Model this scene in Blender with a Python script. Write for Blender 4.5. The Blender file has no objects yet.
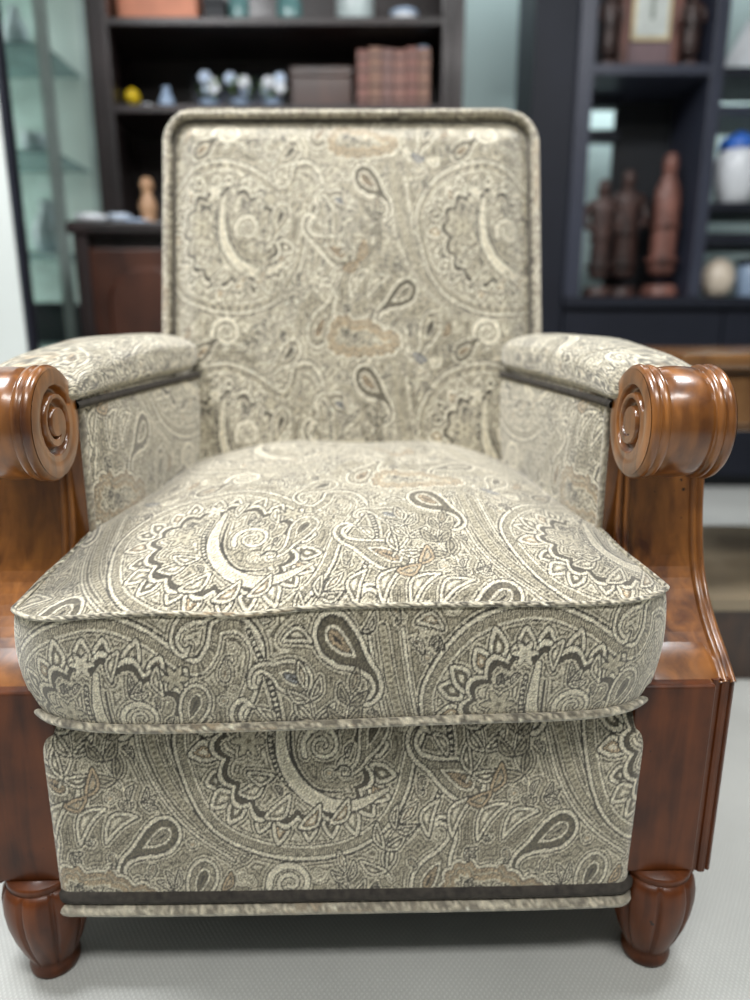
import bpy, bmesh, math, random
import numpy as np
from mathutils import Vector, Matrix

# ================================================================= camera, world, lights, exposure
S = bpy.context.scene
COL = S.collection
F_PX, PITCH, CAM_H = 690.0, math.radians(13.85), 0.667
cam_d = bpy.data.cameras.new('camera'); cam = bpy.data.objects.new('camera', cam_d); COL.objects.link(cam)
cam.location = (0, 0, CAM_H); cam.rotation_euler = (math.pi/2-PITCH, 0, 0)
cam_d.sensor_fit = 'VERTICAL'; cam_d.sensor_height = 36.0; cam_d.lens = 36.0*F_PX/1000.0
cam_d.clip_start = 0.02
cam_d.dof.use_dof = True; cam_d.dof.focus_distance = 0.63; cam_d.dof.aperture_fstop = 2.1
S.camera = cam
W = bpy.data.worlds.new('world'); S.world = W; W.use_nodes = True
W.node_tree.nodes['Background'].inputs[0].default_value = (0.86, 0.93, 1.0, 1)
W.node_tree.nodes['Background'].inputs[1].default_value = 0.25
S.view_settings.view_transform = 'Standard'; S.view_settings.look = 'None'; S.view_settings.gamma = 1
S.view_settings.use_curve_mapping = False; S.view_settings.exposure = 0.0
def area(name, loc, sx, sy, power, color, target=None):
    l = bpy.data.lights.new(name, 'AREA'); l.shape = 'RECTANGLE'; l.size = sx; l.size_y = sy; l.energy = power; l.color = color
    o = bpy.data.objects.new(name, l); COL.objects.link(o); o.location = loc
    if target is not None: o.rotation_euler = (Vector(target)-Vector(loc)).to_track_quat('-Z', 'Y').to_euler()
    return o
area('ceiling_light_behind_chair', (0.95, 1.05, 2.52), 0.5, 0.5, 32, (0.97, 0.98, 1.0))
area('ceiling_light_over_camera', (0.25, -0.50, 2.52), 1.7, 0.35, 44, (1.0, 0.985, 0.96))
area('ceiling_light_left', (-0.95, 0.75, 2.52), 0.6, 0.6, 66, (0.97, 0.98, 1.0))
area('ceiling_light_back', (0.35, 2.35, 2.52), 1.2, 0.25, 6, (0.9, 0.96, 1.0))
area('wall_fill', (0.9, 3.40, 2.50), 2.6, 0.10, 24, (0.88, 0.97, 1.0))  # added fill, brightens the back wall from above
area('unit_back_fill', (1.35, 3.38, 1.72), 1.2, 0.06, 5, (0.88, 0.98, 1.0))  # unseen fill added behind the unit to brighten the wall there

def at(px, py, d):
    """world point at distance d in front of the camera seen at a photograph pixel"""
    xc, yc = (px-375)/F_PX, (500-py)/F_PX; c, s = math.cos(PITCH), math.sin(PITCH)
    y = c+yc*s; z = -s+yc*c
    return Vector((xc*d/y, d, CAM_H+z*d/y))

# ---------------------------------------------------------------- woven paisley tile (computed, kept in memory)
TW, TH, TS = 405.0, 240.0, 3            # repeat in tile units, raster scale
NW, NH = int(TW*TS), int(TH*TS)
rng = np.random.RandomState(7)
def c255(r, g, b): return np.array([r, g, b])/255.0
CR, LT, MD, DK = c255(206,198,176), c255(170,162,140), c255(104,97,79), c255(38,34,27)
TN, BL, OL = c255(172,152,122), c255(148,149,148), c255(78,71,56)
def smooth(pts, closed=True, n=8):
    P = np.array(pts, float); m = len(P); out = []
    rg = range(m) if closed else range(m-1)
    for i in rg:
        if closed: a,b,c,d = P[i-1],P[i],P[(i+1)%m],P[(i+2)%m]
        else: a,b,c,d = P[max(i-1,0)],P[i],P[i+1],P[min(i+2,m-1)]
        for k in range(n):
            t = k/n
            out.append(.5*((2*b)+(c-a)*t+(2*a-5*b+4*c-d)*t*t+(3*b-3*c+d-a)*t**3))
    if not closed: out.append(P[-1])
    return np.array(out)
def field(P, closed, pad):
    """pixel window round P with distance, sign, arc parameter of the nearest point"""
    x0, y0 = np.floor((P.min(0)-pad)*TS).astype(int); x1, y1 = np.ceil((P.max(0)+pad)*TS).astype(int)
    xs, ys = np.arange(x0, x1+1), np.arange(y0, y1+1)
    X, Y = np.meshgrid(xs/TS, ys/TS)
    A = P; B = np.roll(P, -1, 0)
    if not closed: A, B = A[:-1], B[:-1]
    best = np.full(X.shape, 1e9); arc = np.zeros(X.shape); par = np.zeros(X.shape, bool); s = 0.
    for a, b in zip(A, B):
        d = b-a; L = max(np.hypot(*d), 1e-6)
        t = np.clip(((X-a[0])*d[0]+(Y-a[1])*d[1])/L**2, 0, 1)
        q = np.hypot(X-a[0]-t*d[0], Y-a[1]-t*d[1])
        m = q < best; best[m] = q[m]; arc[m] = (s+t*L)[m]; s += L
        if closed:
            c = ((a[1] > Y) != (b[1] > Y))
            with np.errstate(divide='ignore', invalid='ignore'):
                par ^= c & (X < (b[0]-a[0])*(Y-a[1])/(b[1]-a[1]+1e-12)+a[0])
    sd = np.where(par, -best, best) if closed else best
    return xs % NW, ys % NH, sd, arc, s, X, Y
IMG = np.zeros((NH, NW, 3))
def put(ix, iy, al, col):
    g = np.ix_(iy, ix); al = np.clip(al, 0, 1)[..., None]
    IMG[g] = IMG[g]*(1-al)+np.asarray(col)*al; MASK[g] |= al[..., 0] > .4
def inside(sd): return np.clip(.5-sd*TS*.8, 0, 1)
def bands(pts, spec, n=8, scallop=None, closed=True):
    """spec: (inset, colour, hatch) painted from the outside in"""
    P = smooth(pts, True, n); ix, iy, sd, arc, L, X, Y = field(P, True, 6)
    if scallop:
        A, k = scallop; kk = max(3, round(L/k)); sd = sd+A*(1-np.abs(np.sin(math.pi*arc/L*kk)))
    for ins, col, h in spec:
        al = inside(sd+ins)
        if h == 'v': al = al*(.35+.65*(np.sin(arc*math.pi/1.1) > -.2))
        if h == 'd': al = al*(np.sin(arc*math.pi/3.2) > .1)
        if h == 'x': al = al*(.45+.55*(np.sin((X+Y)*2.6) > 0))
        put(ix, iy, al, col)
def stroke(pts, w0, w1, col, wm=None, n=8, edge=None, dots=None):
    P = smooth(pts, False, n); ix, iy, d, arc, L, X, Y = field(P, False, 14)
    t = arc/L; w = w0+(w1-w0)*t
    if wm is not None: w = w+(wm-(w0+w1)/2)*np.sin(math.pi*t)
    if edge is not None: put(ix, iy, inside(d-w/2-edge[0]), edge[1])
    put(ix, iy, inside(d-w/2), col)
    if dots is not None: put(ix, iy, inside(d-w/2*.55)*(np.sin(arc*math.pi/dots[0]) > 0), dots[1])
def leaf(x, y, L, W, ang, fill=CR, core=MD, bend=0.2, out=DK):
    a = math.radians(ang); ca, sa = math.cos(a), math.sin(a); pts = []
    prof = [(0,0),(.22,.36),(.5,.5),(.78,.32),(1,0)]
    for t, w in prof+[(q, -v) for q, v in prof[::-1][1:-1]]:
        u = t*L; v = w*W+bend*L*math.sin(math.pi*t); pts.append((x+u*ca-v*sa, y+u*sa+v*ca))
    s = W*.5
    bands(pts, [(-1.5, out, 0), (0, fill, 0), (s*.36, out, 0), (s*.36+1.1, core, 'v'), (s*.74, fill, 0)], 5)
def drop(x, y, R, ang, flip=1, tail=1.0, cols=None):
    """paisley comma with concentric bands"""
    a = math.radians(ang); ca, sa = math.cos(a), math.sin(a)
    raw = [(-1,0),(-.8,-.62),(-.2,-.95),(.5,-.82),(1.15,-.45),(1.75,-.28),(2.1,-.5),(2.05,-.95),(1.75,-1.05),(2.25,-1.28),
           (2.55,-.85),(2.5,-.2),(2.0,.25),(1.3,.45),(.5,.8),(-.25,.92),(-.8,.6)]
    pts = []
    for u, v in raw:
        u *= R*(tail if u > 1 else 1); v *= R*flip*.8; pts.append((x+u*ca-v*sa, y+u*sa+v*ca))
    c = cols or (CR, LT, TN)
    k = R/18.
    bands(pts, [(-1.3, DK, 0), (0, c[0], 0), (2.6*k, DK, 0), (3.6*k, c[1], 'v'), (7*k, OL, 0), (7.8*k, CR, 0), (9.4*k, DK, 0),
                (10.2*k, c[2], 'x'), (12.5*k, DK, 0), (13.6*k, CR, 0)], 5)
def flower(x, y, R, k=6, fill=CR, core=TN, ph=0):
    pts = []
    for i in range(k*4):
        th = 2*math.pi*i/(k*4)+ph; r = R*(.72+.28*math.cos(k*(th-ph))); pts.append((x+r*math.cos(th), y+r*.8*math.sin(th)))
    bands(pts, [(-1.2, DK, 0), (0, fill, 0), (R*.25, MD, 'v'), (R*.5, DK, 0), (R*.56, core, 0)], 4)
def spiral(x, y, R, turns, ang, flip, w, col=CR, edge=(1.3, DK)):
    pts = []
    for i in range(int(turns*10)+1):
        t = i/(turns*10); th = math.radians(ang)+flip*t*turns*2*math.pi; r = R*(1-.86*t); pts.append((x+r*math.cos(th), y+r*.8*math.sin(th)))
    stroke(pts, w, w*.45, col, edge=edge, n=4)
def spray(p0, ctrl, n, L, W, spread, fill=CR):
    P = smooth([p0]+ctrl, False, 10); stroke([p0]+ctrl, 2.4, 1.2, CR, edge=(1.1, DK))
    for i in range(n):
        q = P[int((i+.6)/n*(len(P)-2))]; d = P[min(int((i+.6)/n*(len(P)-2))+1, len(P)-1)]-q; th = math.degrees(math.atan2(d[1], d[0]))
        for s in (1, -1): leaf(q[0], q[1], L*(1-.4*i/n), W*(1-.35*i/n), th+s*spread, fill, MD, s*.12)
    th = math.degrees(math.atan2(*(P[-1]-P[-2])[::-1])); leaf(P[-1][0], P[-1][1], L*.8, W*.8, th, fill, TN, 0)
def clear(pts, n=10, inset=0, scallop=None):
    """reopens the ground inside a shape"""
    P = smooth(pts, True, n); ix, iy, sd, arc, L, X, Y = field(P, True, 6)
    if scallop: A, k = scallop; kk = max(3, round(L/k)); sd = sd+A*(1-np.abs(np.sin(math.pi*arc/L*kk)))
    g = np.ix_(iy, ix); MASK[g] = MASK[g] & ~(sd+inset < 0)
def filler(n, seed, avoid):
    r = np.random.RandomState(seed); c = 0
    for i in range(n*6):
        x, y = r.rand()*TW, r.rand()*TH; a = r.rand()*360; R = 4+r.rand()*avoid
        ix = (np.arange(int((x-R)*TS), int((x+R)*TS)) % NW); iy = (np.arange(int((y-R)*TS), int((y+R)*TS)) % NH)
        if MASK[np.ix_(iy, ix)].mean() > .12: continue
        k = c % 5; fl = 1 if c % 2 else -1; c += 1
        if k == 0: spiral(x, y, R*.9, 1.3, a, fl, R*.3, CR, (.8, MD))
        elif k == 1: leaf(x-R*math.cos(math.radians(a)), y-R*math.sin(math.radians(a)), 2*R, R*.8, a, CR, MD if c % 3 else TN, .18*fl)
        elif k == 2: drop(x, y, R*.62, a, fl, .8, (CR, LT, TN if c % 2 else MD))
        elif k == 3:
            for j in (-40, 0, 40): leaf(x-R*.8*math.cos(math.radians(a)), y-R*.8*math.sin(math.radians(a)), 1.7*R, R*.55, a+j, CR, LT, .1)
        elif R > 5: bands([(x+R*.7*math.cos(q*.9), y+R*.6*math.sin(q*.9)) for q in range(7)], [(-1, DK, 0), (0, CR, 0), (R*.18, MD, 0), (R*.34, CR, 0), (R*.45, TN, 0)], 4)
        if c > n: break
def make_tile():
    # dark dotted curve bands and long stems
    stroke([(88,-30),(95,5),(104,40),(122,75),(150,105),(190,130)], 2.4, 2.4, CR, edge=(1.2, DK))
    stroke([(100,-35),(107,2),(118,38),(134,70),(160,100)], 7, 4, LT, wm=8, edge=(1.1, DK), dots=(2.2, MD))
    stroke([(118,-35),(124,0),(132,34),(148,66),(168,92)], 2.6, 2, CR, edge=(1.1, DK))
    stroke([(80,-34),(86,5),(96,42),(114,80),(140,112)], 1.2, 1.2, DK)
    # the great paisley: a broad comma whose tail hooks to the upper right
    G = [(136,8),(143,60),(166,100),(205,122),(255,131),(308,125),(346,104),(366,74),(376,36),(392,4),(398,-28),(380,-50),(352,-48),(344,-28),(330,-20),(290,-42),(238,-54),(176,-38)]
    bands(G, [(-2.0, DK, 0), (0, CR, 0), (3.2, DK, 0), (4.2, LT, 'v'), (10, MD, 0), (11, CR, 0), (13.2, DK, 0)], 10); clear(G, 10, 14.4)
    cen = np.array([254., 38.]); sh = lambda k: [tuple(cen+(np.array(p)-cen)*k) for p in [(136,8),(143,60),(166,100),(205,122),(255,131),(308,125),(350,102),(366,70),(366,28),(350,-10),(325,-32),(290,-45),(238,-54),(176,-38)]]
    P = smooth(sh(1.0), True, 10)
    seg = np.hypot(*(np.roll(P, -1, 0)-P).T); cum = np.concatenate([[0], np.cumsum(seg)]); Lg = cum[-1]; K = 23
    for i in range(K):
        s = Lg*(i+.5)/K; j = min(np.searchsorted(cum, s)-1, len(P)-1); q = P[j]; d = P[(j+1) % len(P)]-P[j-1]; nrm = np.array([-d[1], d[0]])/np.hypot(*d)
        if np.dot(nrm, cen-q) < 0: nrm = -nrm
        b = q+nrm*40; th = math.degrees(math.atan2(-nrm[1], -nrm[0]))
        leaf(b[0], b[1], 26+4*math.sin(i*2.3), 18, th+22, CR, (TN if i % 5 == 1 else (LT if i % 2 else MD)), .12)
    bands(sh(.70), [(-1.8, DK, 0), (0, CR, 0), (4.2, DK, 0), (5.8, OL, 'v'), (9.5, DK, 0)], 10, scallop=(9, 27))
    clear(sh(.70), 10, 10.6, (9, 27))
    # pale crescent with its dotted edge, curled centre and little comma
    stroke([(232,2),(230,28),(240,56),(262,76)], 5.5, 2.4, DK, wm=6, dots=(2.2, CR))
    stroke([(243,-8),(240,26),(250,55),(278,78),(312,82),(346,68)], 5, 3, CR, wm=14, edge=(1.4, DK), dots=(1.4, LT))
    stroke([(250,6),(252,40),(272,66),(300,70)], 2.4, 1.6, DK, wm=3)
    spiral(281, 30, 20, 1.7, 150, 1, 5, CR, (1.3, DK))
    drop(332, 18, 19, 118, -1, .95, (CR, LT, MD)); spiral(303, 53, 9, 1.3, 200, 1, 2.8, DK, (1.0, CR))
    for x, y, L, W, a in ((196,70,32,14,-25),(222,92,34,15,-38),(256,102,32,14,-44),(288,98,30,13,-50),(206,52,28,12,5),(266,-26,26,11,110),(300,-14,24,10,80)):
        leaf(x, y, L, W, a, CR, TN if a < -42 else LT, .16)
    flower(208, 26, 17, 6, LT, CR); flower(316, -4, 13, 6, LT, TN); flower(230, -16, 13, 6, CR, MD)
    stroke([(384,-40),(402,0),(408,40),(394,80),(366,114)], 5, 3, DK, wm=7, edge=(1.2, CR), dots=(2.4, CR))
    # medium paisleys
    drop(420, 61, 26, 205, -1, 1, (CR, LT, TN)); drop(116, 108, 23, 150, 1, 1, (CR, MD, LT)); drop(156, 148, 21, 118, -1, .9, (CR, LT, MD))
    drop(392, 150, 25, -60, 1, .9, (CR, LT, TN)); drop(60, -28, 25, 40, -1, .9, (CR, MD, TN)); drop(18, -2, 19, 200, 1, .8, (CR, LT, BL))
    drop(345, 178, 20, 140, 1, .9, (CR, LT, MD)); drop(208, 174, 18, -30, -1, .9, (CR, MD, TN))
    # leaf row over a tan scalloped dome
    for i, (x, y, L, a) in enumerate(((8,112,42,-60),(34,116,46,-48),(60,114,44,-34),(-16,112,36,-74))): leaf(x, y, L, 15, a, CR, LT, -.22)
    D = [(-6,168),(2,140),(24,130),(44,137),(62,134),(84,146),(104,150),(114,166),(100,182),(50,188),(10,184)]
    bands(D, [(-1.2, DK, 0), (0, CR, 0), (3, DK, 0), (3.8, TN, 'x'), (8, LT, 0), (9.6, OL, 0), (10.4, TN, 'x')], 8, scallop=(4, 17)); clear(D, 8, 15, (4, 17))
    # pale spiral and leafy sprays
    spiral(247, 152, 23, 1.9, 170, 1, 7, CR, (1.3, DK))
    spray((352,150), [(342,132),(348,112),(360,98)], 3, 30, 11, 38); spray((300,190), [(310,166),(303,142)], 3, 26, 10, 42)
    spray((20,62), [(36,36),(30,8)], 3, 30, 11, 46); spray((80,62), [(66,40),(72,12)], 3, 26, 10, 42, LT)
    for x, y, L, W, a, f in ((45,72,28,13,-70,TN),(22,80,26,12,-20,TN),(0,40,24,10,-130,CR),(285,176,22,9,-160,CR),(130,178,22,9,20,BL),(176,158,20,9,-60,TN)): leaf(x, y, L, W, a, f, LT if f is not LT else MD, .15)
    filler(60, 3, 15); filler(70, 5, 9); filler(40, 9, 5)
    # everything between: threads that echo the outlines, over a ground drifting from pale to olive
    near = MASK.copy(); dist = np.full((NH, NW), 40.0); dist[near] = 0
    for i in range(1, 40):
        g = near.copy(); rolls = [(0,1),(0,-1),(1,0),(-1,0)]+([(1,1),(1,-1),(-1,1),(-1,-1)] if i % 5 in (0, 2) else [])
        for ax in rolls: g |= np.roll(near, ax, (0, 1))
        dist[g & ~near] = i; near = g
    d = dist/TS; yy, xx = np.mgrid[0:NH, 0:NW]/float(TS)
    tone = .5+.25*np.sin(2*math.pi*(xx/TW+.7*np.sin(2*math.pi*yy/TH)/3))+.25*np.sin(2*math.pi*(2*yy/TH+xx/TW)+1.3)
    ph = (d-2.0) % 3.9
    st = (np.sin(2*math.pi*xx*190/TW)+np.sin(2*math.pi*(yy*110/TH+xx*30/TW))) > (1.5-1.3*tone)
    gcol = LT*(1-.3*tone[..., None])+MD*.3*tone[..., None]+.02
    E = np.where(((ph < 1.15) & (d > 1.6))[..., None], DK*.5+MD*.5, gcol); E = np.where((st & (ph > 1.6))[..., None], MD*.9, E); E = np.where(((ph > 1.6) & (ph < 2.9) & (tone < .45))[..., None], CR*.96, E)
    E = np.where((d < 1.7)[..., None], CR*.5+LT*.5, E)
    m = MASK[..., None]; IMG[:] = np.where(m, IMG, E)
    th = rng.rand(NH, NW//2+1).repeat(2, 1)[:, :NW]
    th = .5*th+.25*np.roll(th, 1, 0)+.25*np.roll(th, 2, 0)
    jx = rng.randint(-1, 2, (NH, NW//2+1)).repeat(2, 1)[:, :NW]; jy = rng.randint(-2, 3, (NH, NW//2+1)).repeat(2, 1)[:, :NW]
    Y_, X_ = np.mgrid[0:NH, 0:NW]; IMG[:] = IMG[(Y_+jy) % NH, (X_+jx) % NW]
    IMG[:] = IMG*(.60+.80*th[..., None])
    np.clip(IMG, 0, 1, IMG)
MASK = np.zeros((NH, NW), bool)
make_tile()
TILE = IMG

# ================================================================= helpers
def tag(o, label=None, cat=None, group=None, kind=None):
    if label: o['label'] = label
    if cat: o['category'] = cat
    if group: o['group'] = group
    if kind: o['kind'] = kind
    return o
def empty(name, loc, label, cat, group=None, rz=0):
    o = bpy.data.objects.new(name, None); COL.objects.link(o); o.location = loc; o.rotation_euler = (0, 0, rz)
    o.empty_display_size = .05
    return tag(o, label, cat, group)
def link(name, me, m, parent=None, smooth=False, loc=None):
    o = bpy.data.objects.new(name, me); COL.objects.link(o)
    if m: me.materials.append(m)
    if smooth: me.polygons.foreach_set('use_smooth', [True]*len(me.polygons))
    if parent: o.parent = parent
    if loc is not None: o.location = loc
    return o
def obj(name, bm, m, parent=None, smooth=False, loc=None):
    bmesh.ops.recalc_face_normals(bm, faces=bm.faces[:])
    me = bpy.data.meshes.new(name); bm.to_mesh(me); bm.free()
    return link(name, me, m, parent, smooth, loc)
def box(bm, x0, x1, y0, y1, z0, z1, bev=0.0, seg=2):
    b = bmesh.new(); bmesh.ops.create_cube(b, size=1)
    for v in b.verts: v.co = Vector(((x0+x1)/2+v.co.x*(x1-x0), (y0+y1)/2+v.co.y*(y1-y0), (z0+z1)/2+v.co.z*(z1-z0)))
    if bev: bmesh.ops.bevel(b, geom=b.edges[:], offset=bev, segments=seg, profile=.6, affect='EDGES')
    me = bpy.data.meshes.new('tmp'); b.to_mesh(me); b.free(); bm.from_mesh(me); bpy.data.meshes.remove(me)
    return bm
def bx(*a, **k): return box(bmesh.new(), *a, **k)
def lathe(bm, prof, cx=0, cy=0, z0=0, n=32, axis='z', mod=None, cap=True):
    """prof: (radius, height) rows spun round an axis; mod(theta, height) scales the radius"""
    rings = []
    for r, h in prof:
        ring = []
        for i in range(n):
            t = 2*math.pi*i/n; rr = r*(mod(t, h) if mod else 1)
            p = (cx+rr*math.cos(t), cy+rr*math.sin(t), z0+h) if axis == 'z' else (h, cx+rr*math.cos(t), cy+rr*math.sin(t))
            ring.append(bm.verts.new(p))
        rings.append(ring)
    for a, b in zip(rings, rings[1:]):
        for i in range(n): bm.faces.new((a[i], a[(i+1) % n], b[(i+1) % n], b[i]))
    if cap: bm.faces.new(rings[0]); bm.faces.new(rings[-1])
    return bm
def tube_np(P, r, n=10, closed=False):
    P = np.array(P, float); T = np.gradient(P, axis=0)
    if closed: T = (np.roll(P, -1, 0)-np.roll(P, 1, 0))
    T /= np.linalg.norm(T, axis=1)[:, None]+1e-12
    ref = np.array([0, 0, 1.0]); A = np.cross(T, ref); bad = np.linalg.norm(A, axis=1) < .2
    A[bad] = np.cross(T[bad], np.array([0, 1.0, 0])); A /= np.linalg.norm(A, axis=1)[:, None]; B = np.cross(T, A)
    th = np.linspace(0, 2*math.pi, n, endpoint=False)
    r = np.broadcast_to(np.asarray(r, float), (len(P),))
    return P[:, None]+r[:, None, None]*(np.cos(th)[None, :, None]*A[:, None]+np.sin(th)[None, :, None]*B[:, None])
def resample(P, step):
    P = np.array(P, float); s = np.concatenate([[0], np.cumsum(np.linalg.norm(np.diff(P, axis=0), axis=1))])
    q = np.linspace(0, s[-1], max(3, int(s[-1]/step)+1)); return np.stack([np.interp(q, s, P[:, k]) for k in range(P.shape[1])], 1), q
def grid(name, P, m, parent, col=None, wrap=False, off=(0, 0, 0), flip=False, caps=False):
    """P[v, u, 3] -> one smooth mesh; col[v, u, 3] -> colour attribute 'thread'"""
    nv, nu = P.shape[:2]; idx = np.arange(nv*nu).reshape(nv, nu)
    if wrap: a = idx[:-1]; b = np.roll(idx, -1, 1)[:-1]; c = np.roll(idx, -1, 1)[1:]; d = idx[1:]
    else: a, b, c, d = idx[:-1, :-1], idx[:-1, 1:], idx[1:, 1:], idx[1:, :-1]
    q = np.stack([a, b, c, d], -1).reshape(-1, 4)
    if flip: q = q[:, ::-1]
    faces = q
    me = bpy.data.meshes.new(name); V = (P.reshape(-1, 3)-np.array(off)).astype(np.float32)
    me.vertices.add(len(V)); me.vertices.foreach_set('co', V.ravel())
    nl = faces.size; me.loops.add(nl); me.loops.foreach_set('vertex_index', np.ascontiguousarray(faces).ravel().astype(np.int32))
    me.polygons.add(len(faces)); me.polygons.foreach_set('loop_start', np.arange(0, nl, 4, dtype=np.int32))
    me.polygons.foreach_set('use_smooth', np.ones(len(faces), bool))
    me.update(calc_edges=True); me.validate()
    if col is not None:
        at_ = me.color_attributes.new('thread', 'FLOAT_COLOR', 'POINT')
        cc = np.ones((nv*nu, 4), np.float32); cc[:, :3] = col.reshape(-1, 3); at_.data.foreach_set('color', cc.ravel())
    return link(name, me, m, parent)
def weave(u, v, gain=1.0):
    """linear colour of the woven paisley at tile coordinates"""
    x = (np.asarray(u)*TS) % NW; y = (np.asarray(v)*TS) % NH
    x0 = np.floor(x).astype(int) % NW; y0 = np.floor(y).astype(int) % NH; fx = (x-np.floor(x))[..., None]; fy = (y-np.floor(y))[..., None]
    x1, y1 = (x0+1) % NW, (y0+1) % NH
    c = (TLIN[y0, x0]*(1-fx)+TLIN[y0, x1]*fx)*(1-fy)+(TLIN[y1, x0]*(1-fx)+TLIN[y1, x1]*fx)*fy
    return c*gain
TLIN = np.where(TILE <= .04045, TILE/12.92, ((TILE+.055)/1.055)**2.4)
UM, VM = 1045.0, 790.0                                    # tile units per metre along and up the cloth

# ================================================================= materials (all node based)
def mat(name, rgb, rough=.6, metal=0, spec=.5, noise=None, bump=None, coat=0, emit=None, trans=0, sheen=0):
    """noise=(scale, amount, stretch xyz) breaks the colour up; bump=(scale, strength, distance)"""
    m = bpy.data.materials.new(name); m.use_nodes = True; nt = m.node_tree; N = nt.nodes; L = nt.links; b = N['Principled BSDF']
    b.inputs['Base Color'].default_value = (*rgb, 1); b.inputs['Roughness'].default_value = rough; b.inputs['Metallic'].default_value = metal
    b.inputs['Specular IOR Level'].default_value = spec
    if coat: b.inputs['Coat Weight'].default_value = coat; b.inputs['Coat Roughness'].default_value = .12
    if trans: b.inputs['Transmission Weight'].default_value = trans
    if sheen: b.inputs['Sheen Weight'].default_value = sheen
    if emit: b.inputs['Emission Color'].default_value = (*rgb, 1); b.inputs['Emission Strength'].default_value = emit
    tc = N.new('ShaderNodeTexCoord')
    if noise is None: noise = (9, .18, (1, 1, 1))
    mp = N.new('ShaderNodeMapping'); mp.inputs['Scale'].default_value = noise[2]; L.new(tc.outputs['Object'], mp.inputs[0])
    nz = N.new('ShaderNodeTexNoise'); nz.inputs['Scale'].default_value = noise[0]; nz.inputs['Detail'].default_value = 6; L.new(mp.outputs[0], nz.inputs['Vector'])
    rp = N.new('ShaderNodeMapRange'); rp.inputs['To Min'].default_value = 1-noise[1]; rp.inputs['To Max'].default_value = 1+noise[1]; rp.inputs['From Min'].default_value = .3; rp.inputs['From Max'].default_value = .7
    L.new(nz.outputs['Fac'], rp.inputs['Value'])
    mx = N.new('ShaderNodeVectorMath'); mx.operation = 'SCALE'; mx.inputs[0].default_value = rgb; L.new(rp.outputs[0], mx.inputs['Scale'])
    L.new(mx.outputs[0], b.inputs['Base Color'])
    if bump:
        bn = N.new('ShaderNodeTexNoise'); bn.inputs['Scale'].default_value = bump[0]; bn.inputs['Detail'].default_value = 3; L.new(tc.outputs['Object'], bn.inputs['Vector'])
        bp = N.new('ShaderNodeBump'); bp.inputs['Strength'].default_value = bump[1]; bp.inputs['Distance'].default_value = bump[2]
        L.new(bn.outputs['Fac'], bp.inputs['Height']); L.new(bp.outputs[0], b.inputs['Normal'])
    return m
def fabric_mat(name, sheen=.65, gain=1.0):
    m = bpy.data.materials.new(name); m.use_nodes = True; nt = m.node_tree; N = nt.nodes; L = nt.links; b = N['Principled BSDF']
    a = N.new('ShaderNodeAttribute'); a.attribute_name = 'thread'
    tc = N.new('ShaderNodeTexCoord')
    nz = N.new('ShaderNodeTexNoise'); nz.inputs['Scale'].default_value = 900; nz.inputs['Detail'].default_value = 2; L.new(tc.outputs['Object'], nz.inputs['Vector'])
    rp = N.new('ShaderNodeMapRange'); rp.inputs['From Min'].default_value = .3; rp.inputs['From Max'].default_value = .7; rp.inputs['To Min'].default_value = .8*gain; rp.inputs['To Max'].default_value = 1.2*gain
    L.new(nz.outputs['Fac'], rp.inputs['Value'])
    mx = N.new('ShaderNodeVectorMath'); mx.operation = 'SCALE'; L.new(a.outputs['Color'], mx.inputs[0]); L.new(rp.outputs[0], mx.inputs['Scale'])
    L.new(mx.outputs[0], b.inputs['Base Color'])
    b.inputs['Roughness'].default_value = .8; b.inputs['Specular IOR Level'].default_value = .25
    b.inputs['Sheen Weight'].default_value = sheen; b.inputs['Sheen Roughness'].default_value = .55; b.inputs['Sheen Tint'].default_value = (1, .97, .9, 1)
    ad = N.new('ShaderNodeMath'); ad.operation = 'MULTIPLY_ADD'; ad.inputs[1].default_value = .35
    L.new(nz.outputs['Fac'], ad.inputs[0]); L.new(a.outputs['Fac'], ad.inputs[2])
    bp = N.new('ShaderNodeBump'); bp.inputs['Strength'].default_value = .35; bp.inputs['Distance'].default_value = .0012
    L.new(ad.outputs[0], bp.inputs['Height']); L.new(bp.outputs[0], b.inputs['Normal'])
    return m
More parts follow.
